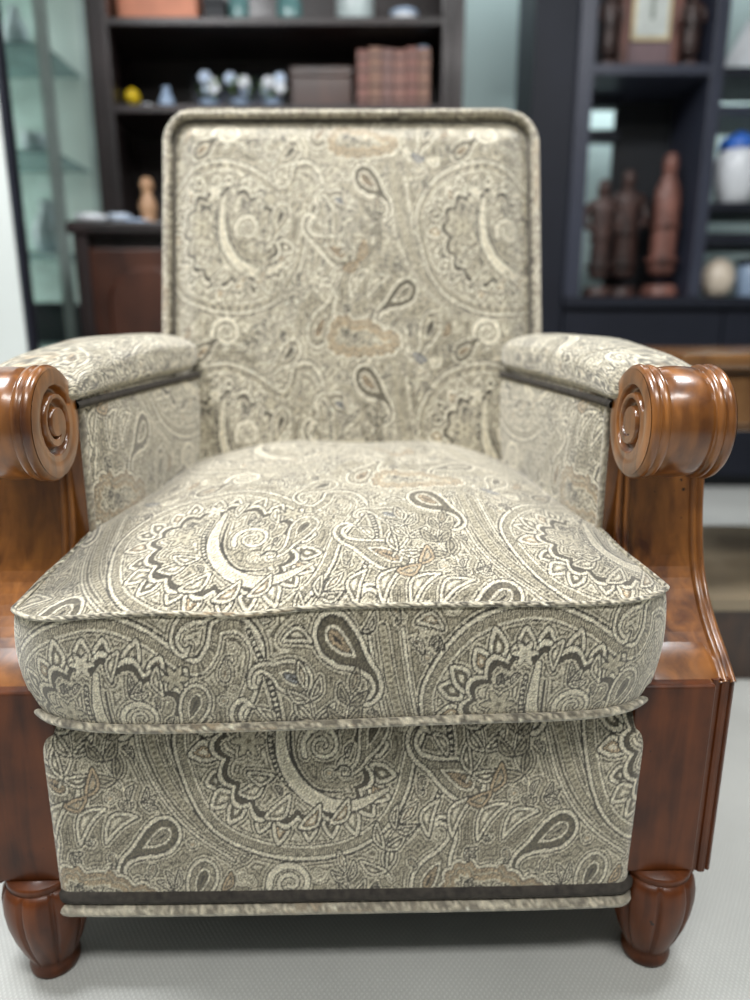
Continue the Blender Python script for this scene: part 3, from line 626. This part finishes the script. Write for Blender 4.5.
CUP = lambda s: [(.022*s,0),(.034*s,.006*s),(.040*s,.035*s),(.043*s,.07*s),(.040*s,.072*s),(.036*s,.03*s),(.02*s,.012*s)]
for z, px, k, lab in ((CZ[5], 24, 1.0, 'white cup on the topmost glass shelf of the display cabinet'), (CZ[4], 34, .9, 'small white vase on the cabinet shelf level with the bookcase top'), (CZ[3], 40, 1.0, 'white cup on the middle glass shelf of the display cabinet'), (CZ[2], 46, 1.2, 'pale squat vase on a lower glass shelf of the cabinet')):
    p = at(px, 200, 2.7); jar('cup' if 'cup' in lab else 'vase', (p.x, 2.70, z), CUP(k) if 'cup' in lab else VASE(k), WHITE, lab, 'cup' if 'cup' in lab else 'vase', 'ornaments in the glass cabinet')
CZ[1] += .0012; p = at(49, 255, 2.7); o = thing('storage_box', (p.x, 2.72, CZ[1]), 'dark storage box on the lowest glass shelf of the display cabinet', 'box')
sub('box_body', bx(p.x-.08, p.x+.06, 2.66, 2.80, CZ[1], CZ[1]+.12, .004), UNIT_B, o, o); sub('box_lid', bx(p.x-.084, p.x+.064, 2.656, 2.804, CZ[1]+.12, CZ[1]+.145, .004), UNIT, o, o)

# ================================================================= bookcase with cupboard base
D = 2.45
bl, br, bw = at(88, 60, D).x, at(464, 60, D).x, .31
bxm = (bl+br)/2; zl = at(95, 222, 2.22).z; zt = 2.15
bk = thing('bookcase', (bxm, D, 0), 'large dark walnut bookcase hutch with open shelves above a cupboard base, behind the armchair', 'bookcase')
def B(name, *a, m=HUTCH, bev=.004, par=None): return sub(name, bx(*a, bev), m, par or bk, bk)
stl = at(110, 60, D).x-bl
for sgn, x in ((1, bl), (-1, br)):
    xx = sorted((x, x+sgn*stl))
    st_ = B('side_post', xx[0], xx[1], D, D+.06, zl, zt, m=HUTCH)
    for q in (.25, .5, .75): B('post_bead', xx[0]+.008+(xx[1]-xx[0]-.02)*q-.004, xx[0]+.008+(xx[1]-xx[0]-.02)*q+.004, D-.006, D+.002, zl+.02, zt-.05, m=HUTCH, par=st_, bev=.002)
    xs_ = sorted((x, x+sgn*.025)); B('side_panel', xs_[0], xs_[1], D+.05, D+bw, zl, zt)
B('back_panel', bl, br, D+bw, D+bw+.012, zl, zt, m=HUTCH)
z1, z2 = at(280, 19, D+.03).z, at(150, 106, D+.03).z
SH = []
for z in (z1, z2): B('shelf', bl+stl*.6, br-stl*.6, D+.012, D+bw, z-.024, z, bev=.003)
B('cornice', bl-.03, br+.03, D-.03, D+bw+.01, zt, zt+.07, bev=.012)
B('top_rail', bl+stl, br-stl, D+.005, D+.03, zt-.09, zt)
# cupboard base
b0, b1, DB = at(78, 240, 2.22).x, br+(bl-at(78, 240, 2.22).x), 2.22
B('worktop', b0-.025, b1+.025, DB-.025, D+bw+.012, zl-.035, zl, bev=.008)
B('base_carcass', b0, b1, DB+.03, D+bw+.01, .06, zl-.035)
B('plinth', b0-.01, b1+.01, DB+.015, D+bw+.01, 0, .08)
nd = 3; dw = (b1-b0-.06)/nd
for i in range(nd):
    xa = b0+.03+i*dw; xb = xa+dw-.008
    dr = B('cupboard_door', xa, xb, DB, DB+.028, .10, zl-.075, m=HUTCH_R)
    bm = bmesh.new(); pts = [(xa+.06, .17)]
    pts += [(xb-.06, .17), (xb-.06, zl-.24)]+[((xa+xb)/2+(dw/2-.064)*math.cos(t), zl-.24+.10*math.sin(t)) for t in np.linspace(.12, math.pi-.12, 18)]+[(xa+.06, zl-.24)]
    f = [bm.verts.new((x, DB-.012, z)) for x, z in pts]; g = [bm.verts.new((x+( .012 if x < (xa+xb)/2 else -.012), DB-.001, z)) for x, z in pts]
    for v_, (x, z) in zip(g, pts): v_.co.x = x+(-.012 if x < (xa+xb)/2 else .012); v_.co.z = z+(-.012 if z < .5 else .012)
    bm.faces.new(f)
    for q in range(len(pts)): bm.faces.new((f[q], f[(q+1) % len(pts)], g[(q+1) % len(pts)], g[q]))
    sub('arched_panel', bm, HUTCH_R, dr, bk)
    sub('door_knob', lathe(bmesh.new(), [(.006,0),(.006,.012),(.014,.018),(.016,.026),(.010,.034)], xb-.03, zl-.35, DB-.034, n=16), HUTCH, dr, bk) if False else None
    kb = bmesh.new(); bmesh.ops.create_uvsphere(kb, u_segments=14, v_segments=8, radius=.014, matrix=Matrix.Translation((xb-.03 if i < 2 else xa+.03, DB-.014, zl-.40))); sub('door_knob', kb, HUTCH, dr, bk, True)
for sgn, x in ((1, b0), (-1, b1)):
    xx = sorted((x-sgn*.012, x+sgn*.03)); B('corner_pilaster', xx[0], xx[1], DB-.012, DB+.03, .08, zl-.035, bev=.006)
# things on the bookcase
DI = D+.13
def rest(px, z, d=DI): p = at(px, 100, d); return (at_x(px, z, d), d, z+.0012)
def at_x(px, z, d):
    c, s_ = math.cos(PITCH), math.sin(PITCH); dep = d*c-(z-CAM_H)*s_
    return (px-375)*dep/F_PX
def cart(name, px0, px1, z, h, m, label, cat, dd=.16, d=None, lidm=None):
    d = d or DI; x0, x1 = at_x(px0, z, d), at_x(px1, z, d); z += .0012; o = thing(name, ((x0+x1)/2, d+dd/2, z), label, cat)
    sub('box_body', bx(x0, x1, d, d+dd, z, z+h*.8, .004), m, o, o); sub('box_lid', bx(x0-.003, x1+.003, d-.003, d+dd+.003, z+h*.8, z+h, .004), lidm or m, o, o)
    return o
cart('cardboard_box', 118, 198, z1, .16, ORANGE, 'salmon pink box on the upper bookcase shelf', 'box')
cart('dark_box', 204, 226, z1, .10, UNIT_B, 'small dark box beside the salmon box on the upper bookcase shelf', 'box')
jar('bottle', rest(240, z1), [(.03,0),(.034,.01),(.034,.09),(.014,.12),(.014,.15),(.017,.152)], TEAL, 'teal glass bottle on the upper shelf, left of the second bottle', 'bottle', 'bottles on the upper shelf')
jar('bottle', rest(290, z1), [(.038,0),(.042,.01),(.042,.08),(.016,.12),(.016,.16),(.019,.162)], TEAL, 'wider teal glass bottle on the upper shelf beside the white canister', 'bottle', 'bottles on the upper shelf')
jar('canister', rest(355, z1), [(.058,0),(.062,.006),(.060,.15),(.055,.155)], mat('pale_grey_ceramic', (.5, .58, .58), .3), 'pale canister on the upper bookcase shelf', 'canister', lid=([(.060,.155),(.062,.165),(.02,.18),(.012,.2)], WHITE))
bw_ = jar('bowl', rest(404, z1), [(.024,0),(.036,.012),(.044,.03),(.046,.052),(.043,.052),(.034,.02)], WHITE, 'small white and blue bowl at the right end of the upper shelf', 'bowl')
obj('blue_rim', lathe(bmesh.new(), [(.0462,.040),(.0470,.044),(.0470,.05),(.0462,.053)], n=24, cap=False), BLUEW, bw_, True)
fl = thing('toy_flower', rest(134, z2), 'yellow ball-headed ornament on the lower bookcase shelf', 'ornament')
obj('stand', lathe(bmesh.new(), [(.016,0),(.016,.005),(.004,.008),(.004,.035)], n=16), BLUEW, fl, True)
obj('yellow_head', lathe(bmesh.new(), [(r, h+.028) for r, h in ball(.026)], n=20), YEL, fl, True)
jar('glass_ornament', rest(168, z2), VASE(.55), BLUEW, 'small blue-grey vase right of the yellow ornament', 'vase')
jar('saucer', rest(150, z2, DI-.04), [(.012,0),(.03,.006),(.034,.012),(.03,.012),(.01,.006)], WHITE, 'small pale dish between the yellow ornament and the blue-grey vase', 'dish')
# dark picture board leaning on the back with flowers in a pot before it
xa, xb = at_x(194, z2, D+.24), at_x(286, z2, D+.24)
pic = thing('picture_board', ((xa+xb)/2, D+.24, z2), 'dark navy picture board behind the flowers on the lower shelf', 'picture')
sub('board', bx(xa+.012, xb-.012, D+.245, D+.255, z2+.012, z2+.150), NAVY, pic, pic)
zz2 = z2; z2 = z2+.0012
for a_ in ((xa, xa+.012, z2, z2+.162), (xb-.012, xb, z2, z2+.162), (xa+.012, xb-.012, z2, z2+.012), (xa+.012, xb-.012, z2+.150, z2+.162)): sub('frame_bar', bx(a_[0], a_[1], D+.235, D+.258, a_[2], a_[3], .002), UNIT_B, pic, pic)
z2 = zz2; rnd = random.Random(4)
def bouquet(px, label, wht, w=.06):
    loc = rest(px, z2); o = thing('flower_pot', loc, label, 'flowers', 'flower pots on the lower shelf')
    obj('pot', lathe(bmesh.new(), [(.022,0),(.03,.035),(.034,.04),(.03,.042)], n=20), BLUEW, o, True)
    bm = bmesh.new()
    for i in range(26):
        a = rnd.random()*6.28; rr = w*math.sqrt(rnd.random()); c = Vector((rr*math.cos(a), rr*.7*math.sin(a), .045+.05*rnd.random())); d = Vector((math.cos(a)*.7, math.sin(a)*.7, rnd.random()*.8)).normalized()*.028; n_ = d.cross(Vector((0, 0, 1))).normalized()*.008
        v_ = [bm.verts.new(c+q) for q in (-d*.1, d*.45+n_, d, d*.45-n_)]; bm.faces.new(v_); bm.faces.new([bm.verts.new(q.co-Vector((0, 0, .0015))) for q in v_])
    lv = obj('leaves', bm, GREEN, o)
    for i in range(wht):
        a = rnd.random()*6.28; rr = w*.9*math.sqrt(rnd.random()); b_ = bmesh.new()
        for k in range(6): bmesh.ops.create_uvsphere(b_, u_segments=8, v_segments=6, radius=.010, matrix=Matrix.Translation((rr*math.cos(a)+.012*math.cos(k), rr*.6*math.sin(a)-.02+.004*math.sin(k), .075+.03*(i % 3)/2+.012*math.sin(k))))
        obj('blossom', b_, WHITE if i % 2 else mat('pale_blue_petal', (.55, .65, .8), .5), o, True)
bouquet(210, 'pot of white flowers at the left of the navy picture board', 4, .034)
bouquet(241, 'bushiest pot of green leaves before the middle of the navy picture board', 3, .038)
bouquet(273, 'pot of pale blossoms at the right end of the navy picture board', 4, .034)
cart('wooden_box', 292, 352, z2, .155, HUTCH_R, 'dark red-brown wooden box left of the book row', 'box', .14, D+.15)
# row of matching books
bxl, bxr = at_x(357, z2, D+.05), at_x(430, z2, D+.05); nb = 6; tw = (bxr-bxl)/nb
ordn = ['leftmost reddish-brown book of the row', 'second book from the left in the matching row', 'third book from the left in the matching row', 'fourth book from the left in the matching row', 'fifth book from the left in the matching row', 'rightmost brown book of the row, nearest the bookcase post']
def make_book(h, m, label):
    o = thing('book', (0, 0, 0), label, 'book', 'matching books on the lower shelf'); t = tw-.0015
    bm = bmesh.new(); box(bm, 0, t, .0, .004, 0, h, .0012); box(bm, 0, .003, 0, .155, 0, h, .001); box(bm, t-.003, t, 0, .155, 0, h, .001); obj('cover', bm, m, o)
    obj('page_block', bx(.003, t-.003, .004, .150, .004, h-.004), PAGES, o)
    [obj('spine_band', bx(.001, t-.001, -.0018, .001, h*q, h*q+.007, .0008), HUTCH_R, o) for q in (.12, .35, .62, .84)]
    return o
for i in range(nb):
    b_ = make_book(.168+.004*((i*5) % 3), BOOKC[i % 4], ordn[i]+' on the lower bookcase shelf'); b_.location = (bxl+i*tw, D+.05, z2+.0012)
jar('trinket', (at_x(423, z2+.18, D+.10), D+.10, z2+.1725), [(.02,0),(.026,.008),(.018,.02),(.006,.026)], BLUEW, 'small blue-grey trinket lying on top of the books', 'trinket')
# things on the cupboard ledge
dl = 2.31
for px, k, m_, lab, pf in ((92, 1.0, WHITE, 'white dish at the left end of the cupboard ledge', [(.02,0),(.045,.012),(.052,.03),(.048,.03),(.02,.01)]), (121, .8, mat('blue_white_glaze', (.45, .52, .62), .3), 'blue-white bowl second from the left on the cupboard ledge', [(.02,0),(.04,.02),(.045,.04),(.04,.04),(.02,.012)]), (139, .7, BLUEW, 'low blue-grey dish on the cupboard ledge next to the chair back', [(.02,0),(.05,.01),(.055,.022),(.05,.022),(.02,.008)])):
    jar('bowl', (at_x(px, zl, dl), dl, zl), [(r*k, h*k) for r, h in pf], m_, lab, 'bowl', 'dishes on the cupboard ledge')
jar('figurine', (at_x(150, zl, dl+.05), dl+.05, zl), [(.026,0),(.028,.008),(.016,.014),(.024,.04),(.028,.07),(.014,.10),(.012,.105),(.02,.118),(.021,.132),(.014,.146),(.002,.152)], mat('ochre_ceramic', (.42, .24, .13), .5), 'ochre ceramic figurine on the cupboard ledge by the chair back', 'figurine')

# ================================================================= dark display unit on the right
U = 2.9
ux = lambda px, py=150: at(px, py, U).x
xl0, xs0, xs1, xd0, xd1 = ux(530), ux(573), ux(589), ux(703), ux(716)
zc = at(620, 297, U).z; zs = at(650, 63, U).z; xr = xd1+.62; ztop = 2.3; UD = .36
un = thing('display_unit', ((xl0+xr)/2, U, 0), 'navy-black shelving unit with open niches over low cupboards, right of the armchair back', 'shelving unit')
def Uo(name, *a, m=UNIT, bev=.003, par=None): return sub(name, bx(*a, bev), m, par or un, un)
Uo('side_column', xl0, xs0, U+.02, U+UD, 0, ztop)
Uo('front_post', xs0, xs1, U, U+UD, zc, ztop, m=UNIT_E)
Uo('divider', xd0, xd1, U, U+UD, zc, ztop, m=UNIT_E)
Uo('end_panel', xr, xr+.05, U, U+UD, 0, ztop)
Uo('shelf', xs1, xd0, U+.003, U+UD-.01, zs-.038, zs, m=UNIT_E)
Uo('top_panel', xl0, xr+.05, U, U+UD, ztop, ztop+.05)
Uo('worktop', xs0, xr, U-.01, U+UD, zc-.04, zc)
Uo('cupboard_carcass', xs0, xr, U+.03, U+UD, .05, zc-.04); Uo('plinth', xs0, xr, U+.05, U+UD, 0, .06, m=UNIT_B)
seam = ux(714, 400)
for a_, b_ in ((xs0+.004, seam-.004), (seam+.004, xr-.004)):
    dr = Uo('cupboard_door', a_, b_, U, U+.028, .06, zc-.06)
    Uo('door_handle', b_-.07, b_-.055, U-.022, U-.002, .40, .55, m=UNIT_B, par=dr)
# back of niche: dark board on the right part, the rest open to pale shelving behind
nx = ux(640)
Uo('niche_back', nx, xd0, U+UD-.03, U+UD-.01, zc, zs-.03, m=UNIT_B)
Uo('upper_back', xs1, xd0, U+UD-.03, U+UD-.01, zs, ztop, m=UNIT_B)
for py in (103, 137): z = at(620, py, U+.3).z; Uo('back_rail', xs1, nx, U+.26, U+UD-.02, z-.02, z+.02, m=UNIT)
gz = [at(735, py, U+.05).z for py in (212, 148+52, 104, 66)]
GS = [at(735, 202, U).z, at(735, 104, U).z, at(735, 66, U).z]
for z in GS: Uo('glass_shelf', xd1, xr, U+.01, U+UD-.03, z-.03, z, m=UNIT if z != GS[1] else UNIT_E)
Uo('drawer_strip', xd1, xr, U+.015, U+UD-.03, at(735, 244, U).z, at(735, 232, U).z, m=UNIT)
# carved wooden figures
def carved(name, px, d, h, m, label, skirt=1.0, arms=True, cat='figurine', zbase=None, group=None):
    """standing figure: stepped base, draped robe, torso with arms, neck and head, one continuous body"""
    z = (zc if zbase is None else zbase)+.0012
    o = thing(name, (at_x(px, z, d), d, z), label, cat, group)
    s_ = h
    obj('carved_base', lathe(bmesh.new(), [(.125*s_,0),(.130*s_,.02*s_),(.120*s_,.045*s_),(.115*s_,.075*s_),(.10*s_,.085*s_)], n=20), m, o, True)
    me = bpy.data.meshes.new('figure'); V = [(0,0,.14),(0,0,.22),(0,0,.40),(0,-.01,.52),(0,-.01,.66),(0,0,.76),(0,0,.805),(0,-.01,.875),(0,0,.965)]
    Rr = [(.105,.09),(.10*skirt,.085),(.098*skirt,.08),(.088,.07),(.105,.07),(.085,.06),(.035,.035),(.062,.066),(.040,.045)]
    E = [(i, i+1) for i in range(8)]
    if arms:
        for sx_ in (-1, 1):
            k0 = len(V); V += [(sx_*.125,0,.735),(sx_*.155,-.02,.60),(sx_*.09,-.10,.53)]; Rr += [(.042,.042),(.034,.034),(.03,.03)]; E += [(5, k0), (k0, k0+1), (k0+1, k0+2)]
    me.from_pydata([(x*s_, y_*s_, zz*s_) for x, y_, zz in V], E, []); fo = bpy.data.objects.new('carved_body', me); COL.objects.link(fo); fo.parent = o
    me.materials.append(m); md = fo.modifiers.new('skin', 'SKIN'); sv = me.skin_vertices[0].data
    for i, (a, b_) in enumerate(Rr): sv[i].radius = (a*s_, b_*s_); sv[i].use_root = (i == 2)
    md.use_smooth_shade = True; fo.modifiers.new('sub', 'SUBSURF').levels = 2; fo.modifiers['sub'].render_levels = 2
    [obj('robe_hem', lathe(bmesh.new(), [(.112*s_*q,0),(.118*s_*q,.012*s_),(.112*s_*q,.026*s_)], 0, 0, hh*s_, n=20), m, o, True) for hh, q in ((.24, .98), (.47, .86))]
    return o
hz = lambda py0, py1, d, px=650: at(px, py1, d).z-at(px, py0, d).z
carved('carved_figure', 658, U+.10, .58, STATUE, 'tallest reddish carved wooden figure standing before the black niche back', .95, False)
carved('carved_figure', 619, U+.17, .53, STATUE_D, 'dark carved wooden figure with bent arms, middle of the three in the niche', 1.1)
carved('carved_figure', 596, U+.055, .47, STATUE_D, 'slim dark carved figure half hidden behind the niche post', .8)
# upper niche: framed clock between two dark figures
dz = U+.13; zs += .0012
xA, xB = at_x(617, zs, dz), at_x(678, zs, dz); zh = .50
ck = thing('framed_picture', ((xA+xB)/2, dz, zs), 'wooden framed picture with cream mount standing on the upper niche shelf', 'picture')
MAUVE = mat('mauve_mount', (.22, .15, .16), .7)
for a_, b_ in ((xA, xA+.035), (xB-.035, xB)): sub('frame_post', bx(a_, b_, dz, dz+.05, zs, zs+zh, .005), STATUE, ck, ck)
sub('frame_rail', bx(xA, xB, dz, dz+.05, zs+zh, zs+zh+.04, .005), STATUE, ck, ck)
sub('mount', bx(xA+.035, xB-.035, dz+.02, dz+.035, zs, zs+zh), MAUVE, ck, ck)
pa, pb, pz = at_x(632, zs+.13, dz), at_x(671, zs+.13, dz), zs+.125
pm = sub('cream_panel', bx(pa, pb, dz+.012, dz+.022, pz, zs+zh-.04), mat('cream_paper_edge', (.72, .60, .36), .7), ck, ck)
wp = sub('white_paper', bx(pa+.014, pb-.014, dz+.009, dz+.014, pz+.014, zs+zh-.054), mat('white_paper', (.72, .76, .72), .7), pm, ck)
sub('grey_drawing', bx((pa+pb)/2-.008, (pa+pb)/2+.008, dz+.006, dz+.011, pz+.07, pz+.16, .004), mat('grey_ink', (.32, .36, .32), .7), pm, ck)
carved('carved_figure', 607, U+.065, .28, STATUE_D, 'dark small carved figure left of the framed picture', 1.0, True, zbase=zs)
carved('carved_figure', 688, U+.065, .28, STATUE_D, 'stout dark carved figure right of the framed picture', 1.15, True, zbase=zs)
# glass bay ornaments
dg = U+.10
jar('jar', (at_x(732, GS[0], dg), dg, GS[0]), [(.05,0),(.065,.01),(.082,.08),(.088,.17),(.07,.20),(.06,.205)], WHITE, 'white jar with a blue lid in the right-hand bay', 'jar', lid=([(.072,.205),(.076,.215),(.070,.245),(.03,.262),(.014,.275)], BLUE))
o = thing('sail_ornament', (at_x(740, GS[2], dg), dg, GS[2]+.0012), 'white triangular sail ornament on the upper shelf of the right-hand bay', 'ornament')
bm = bmesh.new(); f = [bm.verts.new(p) for p in ((-.075,-.012,.02),(.075,-.012,.02),(.01,-.012,.19))]; g = [bm.verts.new((v.co.x, .012, v.co.z)) for v in f]; bm.faces.new(f); bm.faces.new(g[::-1]); [bm.faces.new((f[i], f[(i+1) % 3], g[(i+1) % 3], g[i])) for i in range(3)]; obj('sail', bm, WHITE, o)
obj('sail_stand', bx(-.06, .06, -.03, .03, 0, .02, .004), TEAL, o)
jar('egg_ornament', (at_x(715, zc, dg), dg, zc), [(.03,0),(.055,.02),(.066,.06),(.067,.09),(.052,.13),(.027,.152),(.004,.158)], CREAM, 'cream egg-shaped ornament on the shelving unit worktop', 'ornament')
jar('canister', (at_x(749, zc, dg), dg, zc), [(.055,0),(.06,.008),(.06,.12),(.055,.13)], BLUEW, 'blue-grey canister right of the cream egg-shaped ornament', 'canister', lid=([(.062,.13),(.062,.15),(.02,.157)], UNIT))

# ================================================================= end table on the right
TX0, TY0, TY1 = .545, 1.22, 1.72; TX1 = TX0+.62
tb = thing('end_table', ((TX0+TX1)/2, (TY0+TY1)/2, 0), 'golden brown wooden end table with a deep apron and low shelf, right of the armchair', 'table')
def T(name, *a, m=TABLE, bev=.004, par=None): return sub(name, bx(*a, bev), m, par or tb, tb)
T('table_top', TX0-.02, TX1+.02, TY0-.02, TY1+.02, .600, .628, bev=.009)
T('apron', TX0+.01, TX1-.01, TY0+.01, TY1-.01, .49, .600)
dw_ = T('drawer', TX0+.06, TX1-.06, TY0-.002, TY0+.02, .503, .588); sub('drawer_knob', lathe(bmesh.new(), [(.004,0),(.012,.01),(.013,.018),(.004,.024)], (TX0+TX1)/2, TY0-.012, .538, n=14), UNIT_B, dw_, tb, True)
LEGM = wood_mat('dark_table_leg_wood', (.02, .009, .005), (.07, .03, .014), rough=.35, pits=False)
for x in (TX0+.035, TX1-.035):
    for y_ in (TY0+.035, TY1-.035): sub('leg', lathe(bmesh.new(), [(.014,.178),(.024,.182),(.024,.196),(.016,.21),(.020,.30),(.026,.42),(.022,.46),(.030,.475),(.030,.495)], x, y_, n=20), LEGM, tb, tb, True)
T('plinth', TX0+.05, TX1-.05, TY0+.012, TY1-.012, .0, .150, m=LEGM)
T('low_shelf', TX0+.02, TX1-.02, TY0-.005, TY1-.005, .150, .178, m=mat('tan_shelf_wood', (.30, .24, .16), .3, noise=(6, .2, (.2, 1, 1))))

area('cabinet_fill', (cx0+.12, 2.62, 1.25), .05, 1.7, 4, (0.92, 1.0, 0.96), (cx1, 2.85, 1.25))  # unseen fill added inside the cabinet to brighten its back panel
